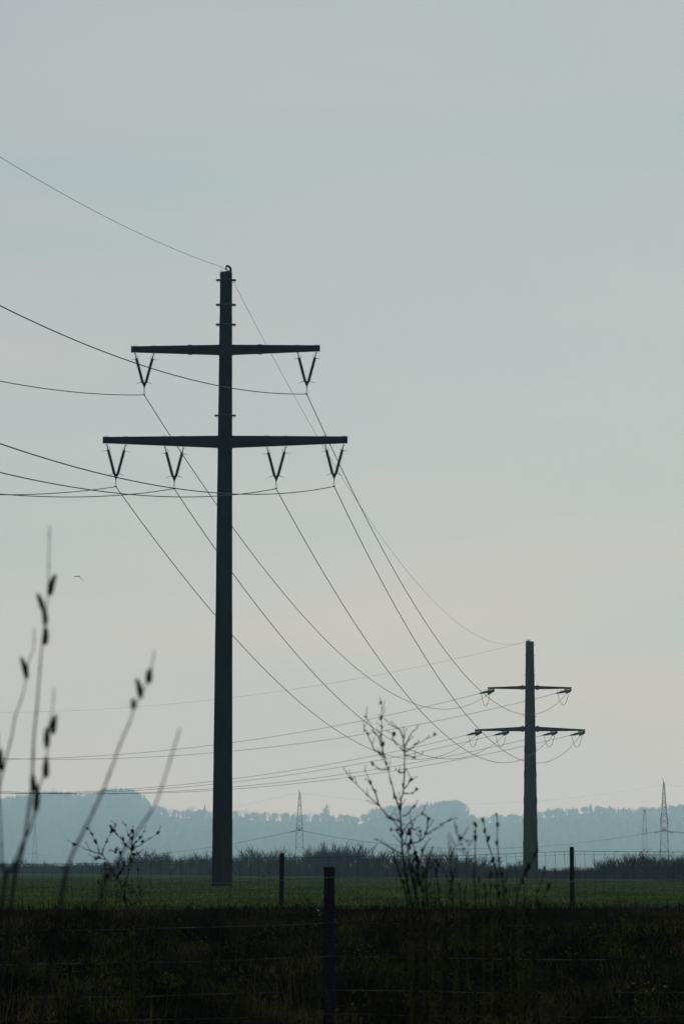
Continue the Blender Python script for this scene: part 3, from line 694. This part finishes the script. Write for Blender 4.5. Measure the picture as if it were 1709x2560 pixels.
V = np.concatenate([c - d1 * s1_, c + d2 * s1_ * .5, c + d1 * s1_, c - d2 * s1_ * .5]); i_ = np.arange(nn)
tag(np_mesh('verge_leaves', V, np.stack([i_, i_ + nn, i_ + 2 * nn, i_ + 3 * nn], 1), M['vergeg']), 'small dark leaves of bramble and weeds over the bank', 'undergrowth', kind='stuff')

# ------------------------------------------------------------------ fences
FY = 80.0
ff = empty('wire_fence', at(705, 2264, FY), 'stock fence of fine wire mesh on dark posts crossing the green field', 'fence')
posts = [(-20, 2147), (705, 2133), (1428, 2117), (2150, 2128)]
TW = [(-20, 2161), (150, 2160), (330, 2157), (530, 2149.5), (705, 2145), (850, 2142.5), (1000, 2141), (1150, 2139), (1330, 2132), (1428, 2127.5), (1530, 2129), (1709, 2130), (2150, 2135)]
for px, ty in posts:
    T = at(px, ty, FY + .07); mb = MB(); r = .052 + random.uniform(-.003, .003); lean = random.uniform(-.01, .02)
    mb.tube([Vector((T.x - lean, T.y, -.3)), T - Vector((0, 0, .05)), T - Vector((0, 0, .012)), T], [r * 1.02, r, r * 1.03, r * .9], 14)
    mb.build('fence_post', M['postwood'], ff)
def twy(px): return float(np.interp(px, [p[0] for p in TW], [p[1] for p in TW]))
mb = MB(); pts = []; px = -20
while px <= 2150:
    pts.append(at(px, twy(px) + random.uniform(-.5, .5), FY)); px += 12
mb.tube(pts, .0055, 5)
for i in range(4, len(pts) - 1, 9):                           # barbs
    for d_ in ((.02, 0, .02), (.015, 0, -.02)): mb.tube([pts[i] - Vector(d_), pts[i] + Vector(d_)], .0032, 4)
mb.build('top_wire', M['fencewire_far'], ff)
mb = MB(); offs = (8, 43, 76, 107, 131)
for o_ in offs:
    pts = []; px = -20
    while px <= 2150: pts.append(at(px, twy(px) + o_ + random.uniform(-.6, .6) + (1.5 * math.sin(px * .021) if o_ > 8 else 0), FY - .01)); px += 24
    mb.tube(pts, .0025 if o_ < 120 else .0035, 4)
px = -16; v = 0
while px < 2150:
    j = random.uniform(-2, 2); pts = [at(px + j * math.sin(q * 1.9 + v) + (3 * math.sin(q * 3.1) if 1250 < px < 1500 else 0), twy(px) + 2 + q * 130, FY - .005) for q in (0, .2, .4, .6, .8, 1)]
    mb.tube(pts, .0038, 4); px += 24.6; v += 1
mb.build('wire_mesh', M['fencewire_far'], ff)

NY = 25.0
nf = empty('wire_fence', at(823, 2700, NY), 'nearer roadside fence with one thick blurred post and slack horizontal wires', 'fence')
for px, ty, sc_ in ((823, 2167, 1), (-420, 2190, 1), (2080, 2165, 1)):
    T = at(px, ty, NY + .055); mb = MB(); r = .041
    mb.tube([Vector((T.x, T.y, -1.3)), T - Vector((0, 0, .11)), T - Vector((0, 0, .055)), T - Vector((0, 0, .02)), T - Vector((0, 0, .004)), T], [r * 1.03, r, r * 1.0, r * 1.1, r * 1.06, r * .8], 20)
    mb.build('fence_post', M['postnear'], nf, smooth=True)
NW = [(-420, 2224), (0, 2219), (330, 2214), (600, 2205), (780, 2197), (823, 2194), (880, 2194), (1000, 2197), (1200, 2202), (1428, 2204), (1600, 2202), (2080, 2197)]
for o_, r_ in ((0, .0032), (112, .0026), (196, .0028), (280, .0026), (340, .0026), (400, .0026)):
    pts = []; px = -420
    while px <= 2080:
        sl_ = float(np.interp(px, [p[0] for p in NW], [p[1] for p in NW])); sl_ = 2200 + (sl_ - 2200) * (1 if o_ == 0 else .8) + o_
        pts.append(at(px, sl_ + .8 * math.sin(px * .013 + o_), NY)); px += 25
    MB().tube(pts, r_, 5).build('wire', M['fencetop' if o_ == 0 else 'fencewire'], nf)

# ------------------------------------------------------------------ weeds and willow in front
def herb(name, label, cat, Y, sc_, org, stems, r0, rb, bud_n, grp=None, m=None, leafy=False, spread=.25, mstem=None, basey=2900, dens=1.0):
    """stems: polylines in zoomed photo units, laid out at distance Y with depth of their own"""
    def w(q, dy): return at(org[0] + q[0] / sc_, org[1] + q[1] / sc_, Y + dy)
    b = at(org[0] + stems[0][0][0] / sc_, 2400, Y); gz = float(ground_z(b.x, Y)); root = empty(name, (b.x, Y, gz), label, cat, grp)
    mb = MB(); buds = []
    for si, st in enumerate(stems):
        dy0 = 0.0 if si == 0 else random.uniform(-spread, spread); k = len(st)
        pts = [w(q, dy0 * (j / max(k - 1, 1))) for j, q in enumerate(st)]
        main = st[0][1] > 1000 and si < 40 and len(st) >= 3 and abs(pts[0].z - gz) > 0 and st[0][1] >= (1000 if sc_ > 3 else 1290)
        if main: pts = [Vector((pts[0].x + (pts[0].x - pts[1].x) * .3, Y, gz - .03))] + pts
        fine = []
        for j in range(len(pts) - 1):
            nn_ = max(2, int((pts[j + 1] - pts[j]).length / .05))
            for q in range(nn_): fine.append(pts[j].lerp(pts[j + 1], q / nn_) + Vector((random.uniform(-1, 1), random.uniform(-1, 1), random.uniform(-1, 1))) * .0022)
        fine.append(pts[-1]); ra = r0 if main else min(r0 * .5, .0034)
        rad = [ra * (.22 + .78 * (1 - j / (len(fine) - 1)) ** 1.3) for j in range(len(fine))]
        mb.tube(fine, rad, 5)
        upper = [p for j, p in enumerate(fine) if j > (len(fine) * (.45 if main else .1))]
        if len(upper) > 1:
            cnt = max(2, int(dens * sum((upper[j + 1] - upper[j]).length for j in range(len(upper) - 1)) / .045))
            for q in range(cnt):
                t = (q + random.uniform(.3, .9)) / cnt; p = upper[min(int(t * len(upper)), len(upper) - 1)]; buds.append((p, (upper[-1] - upper[0]).normalized()))
    for p, d in list(buds):
        for _ in range(1 if len(stems) > 3 else 0):
            e = (d + Vector((random.uniform(-1, 1), random.uniform(-.6, .6), random.uniform(-.2, .8))) * .9).normalized(); l_ = random.uniform(.02, .055)
            mb.tube([p, p + e * l_ * .6, p + e * l_ + Vector((0, 0, .004))], [.0016, .0012, .0008], 4)
            mb.ball(p + e * l_, rb * random.uniform(.25, .5), 5, 3)
    mb.build('stem', mstem or M['weed'], root)
    random.shuffle(buds); buds = buds[:bud_n]
    for p, d in buds:
        s_ = rb * random.uniform(.5, 1.25); q = MB(); c = p + Vector((random.uniform(-1, 1), random.uniform(-1, 1), random.uniform(-.3, 1))) * s_ * .7
        ax = (d + Vector((random.uniform(-.5, .5), random.uniform(-.5, .5), random.uniform(-.2, .5)))).normalized()
        q.ball(c, (s_ * .85, s_ * random.uniform(1.3, 2.1)), 6, 4, ax)
        for _ in range(3):
            e = (ax + Vector((random.uniform(-1, 1), random.uniform(-1, 1), random.uniform(-1, 1))) * .8).normalized(); q.tube([c, c + e * s_ * 1.9], [s_ * .4, s_ * .1], 4)
        q.build('seed_head', m or M['bud'], root)
    if leafy:
        lf = MB()
        for p, d in leafy_points(mb, leafy):
            for _ in range(1):
                a = Vector((random.uniform(-1, 1), random.uniform(-1, 1), random.uniform(-.3, 1))).normalized(); s_ = random.uniform(.006, .014); bq = a.cross(Vector((0, 1, .3))).normalized()
                c = p + a * s_; k = len(lf.v); lf.v += [c - a * s_, c + bq * s_ * .4 + Vector((0, .004, 0)), c + a * s_, c - bq * s_ * .4]; lf.f.append((k, k + 1, k + 2, k + 3))
        if lf.v: lf.build('leaves', M['weedg'], root)
    return root
def leafy_points(mb, spec):
    n_, zlo, zhi = spec; vs = [v for v in mb.v if zlo < v.z < zhi]
    return [(random.choice(vs) + Vector((random.uniform(-1, 1), random.uniform(-1, 1), random.uniform(-1, 1))) * .06, None) for _ in range(n_)] if vs else []
O8 = (800, 1750)
herb('seeding_weed', 'tall branching dead weed with dark seed heads, blurred, left of the far pylon', 'weed', 13.0, 2.613, O8, [
    [(625, 1600), (600, 1350), (560, 1150), (540, 1000), (530, 880), (520, 740), (530, 650), (548, 560), (552, 400), (545, 300), (545, 240)],
    [(690, 1600), (640, 1340), (600, 1180), (585, 1060), (575, 960)], [(560, 1600), (575, 1340), (540, 1200), (500, 1090), (480, 1030)], [(720, 1600), (700, 1320), (690, 1180), (700, 1070), (715, 1000)],
    [(640, 1600), (650, 1400), (620, 1240), (640, 1110), (665, 1010), (680, 960)],
    [(520, 720), (490, 640), (465, 550), (440, 450), (425, 380), (400, 300), (385, 250)], [(410, 350), (400, 240), (400, 120), (398, 20)],
    [(528, 800), (440, 750), (380, 690), (310, 620), (260, 575), (215, 530), (180, 490), (160, 460)], [(380, 690), (360, 600), (330, 550), (305, 490), (280, 445)],
    [(425, 380), (350, 320), (320, 250), (290, 200), (285, 180)], [(400, 300), (380, 240), (345, 190), (322, 150), (300, 110)],
    [(552, 340), (600, 310), (640, 285), (690, 255), (750, 230)], [(545, 250), (520, 200), (480, 170), (440, 140)], [(558, 300), (580, 240), (600, 215), (625, 190)],
    [(552, 360), (610, 380), (660, 360)], [(545, 610), (600, 610), (625, 590)], [(550, 580), (580, 540), (595, 520)], [(440, 450), (400, 460), (345, 425)],
    [(525, 880), (560, 820), (620, 770), (665, 745)], [(590, 800), (605, 840), (612, 850)], [(540, 945), (640, 930), (690, 880), (735, 850), (790, 815), (840, 785)],
    [(690, 880), (700, 800), (715, 770)], [(648, 928), (655, 880), (660, 860)], [(530, 1005), (460, 965), (400, 930), (370, 915)], [(530, 900), (500, 850), (470, 850)],
    [(527, 860), (490, 800), (455, 770)], [(515, 720), (530, 650), (475, 640)], [(528, 960), (555, 930), (565, 880), (580, 850)], [(555, 345), (500, 290), (470, 250), (480, 220)],
    [(545, 470), (520, 480), (510, 470)], [(540, 760), (575, 745), (600, 700), (625, 690)]], 0.0105, .0060, 98, spread=.3, leafy=(120, -.4, .62))
herb('seeding_weed', 'short blurred weed with a bud-lined stem right beside the tall branching weed', 'weed', 12.0, 2.613, O8, [
    [(690, 1420), (670, 1250), (645, 1150), (630, 1050), (610, 960), (590, 880), (580, 860)], [(650, 1180), (610, 1120), (600, 1070), (605, 1040)],
    [(640, 1100), (620, 1050), (622, 1010)]], .0070, .0082, 26, leafy=(130, -.4, .9), dens=1.4)
def sstalk(pts, lab, Y, nb=16, rb=.0066, grp=None):
    return herb('seed_stalk', lab, 'weed', Y, 2.613, O8, [pts], .0078, rb, nb, grp, dens=1.3, leafy=(50, -.5, .62))
sstalk([(1012, 1400), (1005, 1150), (1010, 1000), (1010, 900), (1010, 820)], 'leftmost of the three tall straight seed stalks left of the far pylon', 12.0)
sstalk([(1190, 1400), (1150, 1150), (1130, 1050), (1100, 950), (1080, 860), (1065, 790)], 'middle of the three tall seed stalks, leaning left', 12.4)
sstalk([(1205, 1400), (1180, 1150), (1170, 1050), (1160, 980), (1155, 880), (1152, 750)], 'tallest and rightmost of the three seed stalks left of the far pylon', 12.2)
sstalk([(1265, 1400), (1300, 1230), (1330, 1130), (1380, 1060), (1415, 985)], 'blurred stalk leaning right across the foot of the far pylon', 11.5, 12)
sstalk([(1395, 1400), (1420, 1250), (1445, 1180), (1468, 1105)], 'short blurred stalk leaning right, just right of the far pylon foot', 11.5, 9)
sstalk([(1400, 1410), (1450, 1310), (1480, 1240), (1490, 1220)], 'lowest short blurred sprig right of the far pylon foot', 11.5, 8)
sstalk([(825, 1420), (840, 1280), (860, 1200), (880, 1110)], 'short blurred stalk right of the tall branching weed, leaning right', 12.0, 9)
sstalk([(800, 1420), (770, 1250), (760, 1150), (765, 1080)], 'short blurred stalk right of the tall branching weed, leaning left', 12.0, 11)
herb('seeding_weed', 'faint drooping seed sprig between the branching weed and the straight stalks', 'weed', 9.5, 2.613, O8, [
    [(870, 1420), (850, 1200), (850, 1050), (865, 980), (900, 925), (920, 905)], [(905, 925), (895, 890), (885, 860)], [(905, 920), (945, 900), (965, 950), (975, 990)],
    [(915, 930), (930, 960), (935, 1000)]], .0016, .0040, 16, dens=1.0)
for i in range(18):
    xq = (660, 720, 905, 1080, 1235, 1330, 560, 955, 1120, 780, 610, 690, 740, 1030, 1160, 1200, 860, 1290)[i] + random.uniform(-12, 12); yq = (1150, 1060, 1200, 1190, 1210, 1190, 1210, 1230, 1120, 1230, 1080, 1130, 1180, 1150, 1200, 1150, 1170, 1240)[i]
    herb('seed_stalk', 'dim leafy weed shoot rising over the bank edge among the taller stalks', 'weed', 13.0 + random.uniform(-1, 2), 2.613, O8,
         [[(xq + random.uniform(-30, 30), 1450), (xq + random.uniform(-12, 12), (1450 + yq) / 2), (xq, yq + 40), (xq + random.uniform(-8, 8), yq)]], .0080, .0062, 9, 'dim weed shoots over the bank edge', M['weedg'], leafy=(60, -.5, .74), mstem=M['weedg'])
O6 = (0, 2000)
herb('seeding_weed', 'branching weed with small buds and brown leaves, blurred, at the lower left', 'weed', 16.0, 3.409, O6, [
    [(1135, 1060), (1080, 900), (1060, 800), (1090, 640), (1105, 560), (1120, 450), (1130, 380), (1140, 270)],
    [(1085, 905), (1030, 720), (960, 600), (900, 500), (850, 440), (820, 360), (780, 290), (750, 250)],
    [(1130, 390), (1200, 320), (1230, 270)], [(1140, 405), (1200, 385), (1250, 345), (1320, 300), (1355, 280)], [(1112, 420), (1070, 380), (1020, 320), (970, 270), (985, 210)], [(970, 270), (945, 225)],
    [(1115, 340), (1100, 300), (1070, 215)], [(1120, 460), (1160, 470), (1180, 460)], [(855, 462), (770, 435), (690, 400), (640, 375)], [(872, 460), (890, 400), (925, 320), (965, 270)],
    [(1010, 560), (1030, 480), (1040, 430), (1070, 380)], [(1000, 450), (990, 440), (985, 430)], [(960, 600), (900, 580), (870, 600)], [(900, 500), (850, 500), (820, 505)], [(1000, 650), (1050, 590), (1050, 540)]],
    .0085, .0078, 62, leafy=(300, -.30, .78), spread=.3)
for xq, yq in ((900, 560), (980, 620), (1180, 600), (860, 700), (1010, 520)):
    herb('seed_stalk', 'dim leafy shoot crowding round the foot of the lower-left branching weed', 'weed', 15.0 + random.uniform(0, 2), 3.409, O6,
         [[(xq + random.uniform(-60, 80), 1100), (xq + random.uniform(-10, 30), (1050 + yq) / 2), (xq, yq + 60), (xq + random.uniform(-10, 10), yq)]], .0060, .0070, 8, 'dim shoots at the lower left', M['weedg'], leafy=(60, -.5, .74), mstem=M['weedg'])

# willow ---------------------------------------------------------------
WY = 5.6
def z3(x, y, Y=WY): return at(x / 2.796, 1260 + y / 2.796, Y)
WB = Vector((-.76, WY, float(ground_z(-.76, WY))))
wil = empty('willow_shrub', WB, 'young willow with dark furry catkins on thin blurred twigs at the left edge', 'willow')
def twig(pts, cats, Y, r0=.0024, r1=.0010):
    Y *= .8; r0 *= .62; r1 *= .85
    P = [z3(x, y, Y) for x, y in pts]; low = P[0]
    P = [Vector((WB.x + (low.x - WB.x) * .12 + random.uniform(-.04, .04), WY, WB.z - .02)), Vector((WB.x + (low.x - WB.x) * .72, (WY + Y) / 2, low.z - .45))] + P
    fine = []
    for j in range(len(P) - 1):
        a = P[max(j - 1, 0)]; b = P[j]; c = P[j + 1]; d = P[min(j + 2, len(P) - 1)]
        for q in range(8):
            t = q / 8; fine.append(((b * 2) + (c - a) * t + (a * 2 - b * 5 + c * 4 - d) * t * t + (b * 3 - a - c * 3 + d) * t ** 3) * .5)
    fine.append(P[-1]); n_ = len(fine); rad = [r1 + (r0 * 2.1 - r1) * (1 - j / (n_ - 1)) ** 1.7 + (.0005 if j % 9 == 0 else 0) for j in range(n_)]
    tw = MB().tube(fine, rad, 7).build('twig', M['twig'], wil, smooth=True)
    for (x0, y0, x1, y1, wd) in cats:
        a = z3(x0, y0, Y); b = z3(x1, y1, Y); mb = MB(); pp = []; rr = []; mid = (b - a); sd = Vector((mid.z, 0, -mid.x)) * random.uniform(-.08, .08)
        for i in range(9):
            t = i / 8; pp.append(a.lerp(b, t) + sd * math.sin(math.pi * t)); rr.append(wd * (.18 + .95 * math.sin(math.pi * min(1, .12 + .8 * t)) ** .8 * (.55 + .5 * t)))
        mb.tube(pp, rr, 9)
        for _ in range(70):
            t = random.uniform(.03, .97); p = a.lerp(b, t) + sd * math.sin(math.pi * t); e = Vector((random.uniform(-1, 1), random.uniform(-1, 1), random.uniform(-.1, .9))).normalized(); q = wd * random.uniform(.9, 1.25)
            mb.tube([p, p + e * q], [.0007, .0003], 3, False)
        mb.build('catkin', M['catkin'], tw, smooth=True)
W_ = .0058
twig([(90, 2720), (150, 2480), (190, 2240), (225, 1950), (238, 1640), (262, 1400), (283, 1120), (300, 950), (318, 800), (335, 650), (340, 500), (345, 300), (348, 150)],
     [(262, 630, 305, 750, W_ * .9), (300, 720, 318, 850, W_ * .9), (325, 865, 318, 985, W_), (390, 495, 352, 640, W_), (230, 1895, 237, 2010, W_)], 7.0, .0027)
twig([(20, 2760), (90, 2560), (165, 2360), (215, 2270), (255, 2120), (275, 1980), (325, 1850), (332, 1700), (345, 1560), (372, 1400), (378, 1280)],
     [(392, 1475, 372, 1610, W_), (332, 1560, 330, 1705, W_), (326, 1780, 322, 1915, W_ * 1.05), (262, 1970, 252, 2150, W_)], 6.8, .0026)
twig([(-70, 2700), (-50, 2400), (-20, 2150), (5, 1950), (45, 1780), (85, 1620), (110, 1480), (150, 1370), (182, 1240), (205, 1100), (238, 1000), (240, 870)], [(150, 1075, 188, 1220, W_)], 7.3, .0024)
twig([(20, 2800), (15, 2500), (5, 2200), (-8, 1950), (-5, 1750), (-12, 1600)], [(8, 1715, 8, 1865, W_ * 1.1)], 6.9, .0024)
twig([(430, 2760), (470, 2560), (520, 2420), (600, 2260), (700, 2050), (780, 1850), (848, 1660), (900, 1545), (940, 1430), (985, 1335), (1030, 1245), (1060, 1130), (1083, 1020)],
     [(1050, 1155, 1040, 1255, W_ * 1.05), (958, 1225, 985, 1360, W_ * .95), (932, 1365, 935, 1435, W_ * .8)], 6.6, .0026)
twig([(700, 2760), (760, 2620), (850, 2450), (960, 2290), (1080, 2110), (1140, 1950), (1200, 1760), (1258, 1570)], [], 6.5, .0022, .0014)

m = bpy.data.objects.new('seed_head', None)
bpy.data.objects.remove(m)
p = at(795, 2277, 39.5); mb = MB(); mb.ball(p, .013, 8, 6); mb.tube([p, Vector((p.x, p.y, float(ground_z(p.x, p.y))))], .002, 4)
tag(mb.build('dandelion_clock', M['fluff']), 'tiny pale round seed head at the bank edge left of the thick near post', 'flower')

# ------------------------------------------------------------------ birds
def bird(c, span, roll, pitch, flap, lab, grp=None, name='flying_bird', yaw=0.0):
    mb = MB(); L_ = span * .42
    mb.tube([Vector((0, -L_ * .5, 0)), Vector((0, -L_ * .38, 0)), Vector((0, -L_ * .1, 0)), Vector((0, L_ * .25, 0)), Vector((0, L_ * .5, .0))], [span * .012, span * .04, span * .055, span * .04, span * .008], 8)
    for sg in (-1, 1):
        st = []
        for k, (t, ch, up) in enumerate(((.04, .17, 0), (.2, .2, flap * .55), (.34, .16, flap), (.5, .02, flap * .55))):
            x = sg * span * t; z = span * up * .3; le = -span * .08 + (span * .06 if k == 3 else 0)
            st.append((Vector((x, le, z)), Vector((x, le + span * ch, z)), max(.012, .03 - .006 * k) * span))
        for i in range(3):
            a, b = st[i], st[i + 1]
            P = [a[0] - Vector((0, 0, a[2] / 2)), b[0] - Vector((0, 0, b[2] / 2)), b[1] - Vector((0, 0, .004 * span)), a[1] - Vector((0, 0, .004 * span)), a[0] + Vector((0, 0, a[2] / 2)), b[0] + Vector((0, 0, b[2] / 2)), b[1] + Vector((0, 0, .004 * span)), a[1] + Vector((0, 0, .004 * span))]
            if sg < 0: P = [P[1], P[0], P[3], P[2], P[5], P[4], P[7], P[6]]
            mb.hexa(P)
    o = mb.build(name, M['feather'], origin=(0, 0, 0)); o.location = c; o.rotation_euler = (pitch, roll, yaw); return tag(o, lab, 'bird', grp)
bird(at(198, 1441, 250), 1.0, .38, .25, -.55, 'dark bird gliding with arched wings in the open sky above the willow twigs', yaw=.3)
bird(at(1455, 559, 500), .22, .1, .1, .4, 'tiny lone bird high in the empty sky at the upper right')
for px, py in ((118, 2062), (171, 2077), (33, 2092), (459, 2037), (512, 2092), (728, 2095), (1392, 2057), (1481, 2047), (1164, 2077), (946, 2090), (782, 2071)):
    bird(at(px, py, 420), random.uniform(.18, .26), random.uniform(-.8, .8), random.uniform(-.4, .4), random.uniform(-.5, .9), 'speck-sized bird flying in front of the hazy blue hills', 'specks of birds before the hills', yaw=random.uniform(-1, 1))
for (px, py), lab in zip(((1436, 2001), (1219, 2033), (606, 2012)), ('speck-sized bird just above the ridge right of the far pylon', 'speck-sized bird at the ridge line left of the far pylon', 'speck-sized bird just above the ridge right of the near pylon')):
    bird(at(px, py, 420), .24, random.uniform(-.6, .6), .2, .5, lab, yaw=random.uniform(-1, 1))
def crow(px, py, face, lab):
    Y = 8160 * EYE / (py - HORIZON) if py > HORIZON + 4 else 300; Y = min(Y, 330); p = at(px, py, Y); p.z = 0
    s = .42; mb = MB(); d = Vector((face, .15, 0)).normalized(); zc = .2
    mb.tube([p - d * s * .55 + Vector((0, 0, .16)), p - d * s * .3 + Vector((0, 0, .19)), p + Vector((0, 0, zc)), p + d * s * .22 + Vector((0, 0, zc + .07)), p + d * s * .3 + Vector((0, 0, zc + .16)), p + d * s * .38 + Vector((0, 0, zc + .17)), p + d * s * .55 + Vector((0, 0, zc + .15))],
            [.02, .05, .085, .07, .05, .035, .006], 9)
    for q in (-.03, .03): mb.tube([p + Vector((q, 0, zc - .05)), p + Vector((q, 0, 0))], .009, 5)
    tag(mb.build('crow', M['feather'], origin=p), lab, 'bird')
crow(659, 2197, -1, 'dark crow on the field between the near pylon and the thin fence post')
crow(740, 2192, -1, 'dark crow on the field between the thin fence post and the thick near post')

# ------------------------------------------------------------------ haze
hz = MB().box((-2600, -150, -2.4), (2600, 5600, 150)).build('haze', None, origin=(0, 0, 0)) if False else None
me = bpy.data.meshes.new('haze'); bxx = MB().box((-2600, -150, -3.2), (2600, 8900, 215)); me.from_pydata([tuple(v) for v in bxx.v], [], bxx.f); me.update()
hz = bpy.data.objects.new('haze', me); COL.objects.link(hz)
hm = bpy.data.materials.new('haze_air'); hm.use_nodes = True; t = hm.node_tree; t.nodes.clear()
o_ = t.nodes.new('ShaderNodeOutputMaterial'); pv = t.nodes.new('ShaderNodeVolumePrincipled')
pv.inputs['Color'].default_value = (0.50, 0.80, 0.98, 1); pv.inputs['Absorption Color'].default_value = (1, 1, 1, 1); pv.inputs['Density'].default_value = 1.7e-4; pv.inputs['Anisotropy'].default_value = 0.45
t.links.new(pv.outputs[0], o_.inputs['Volume']); me.materials.append(hm)
tag(hz, 'thin blue haze filling the air over the plain', 'haze', kind='stuff')
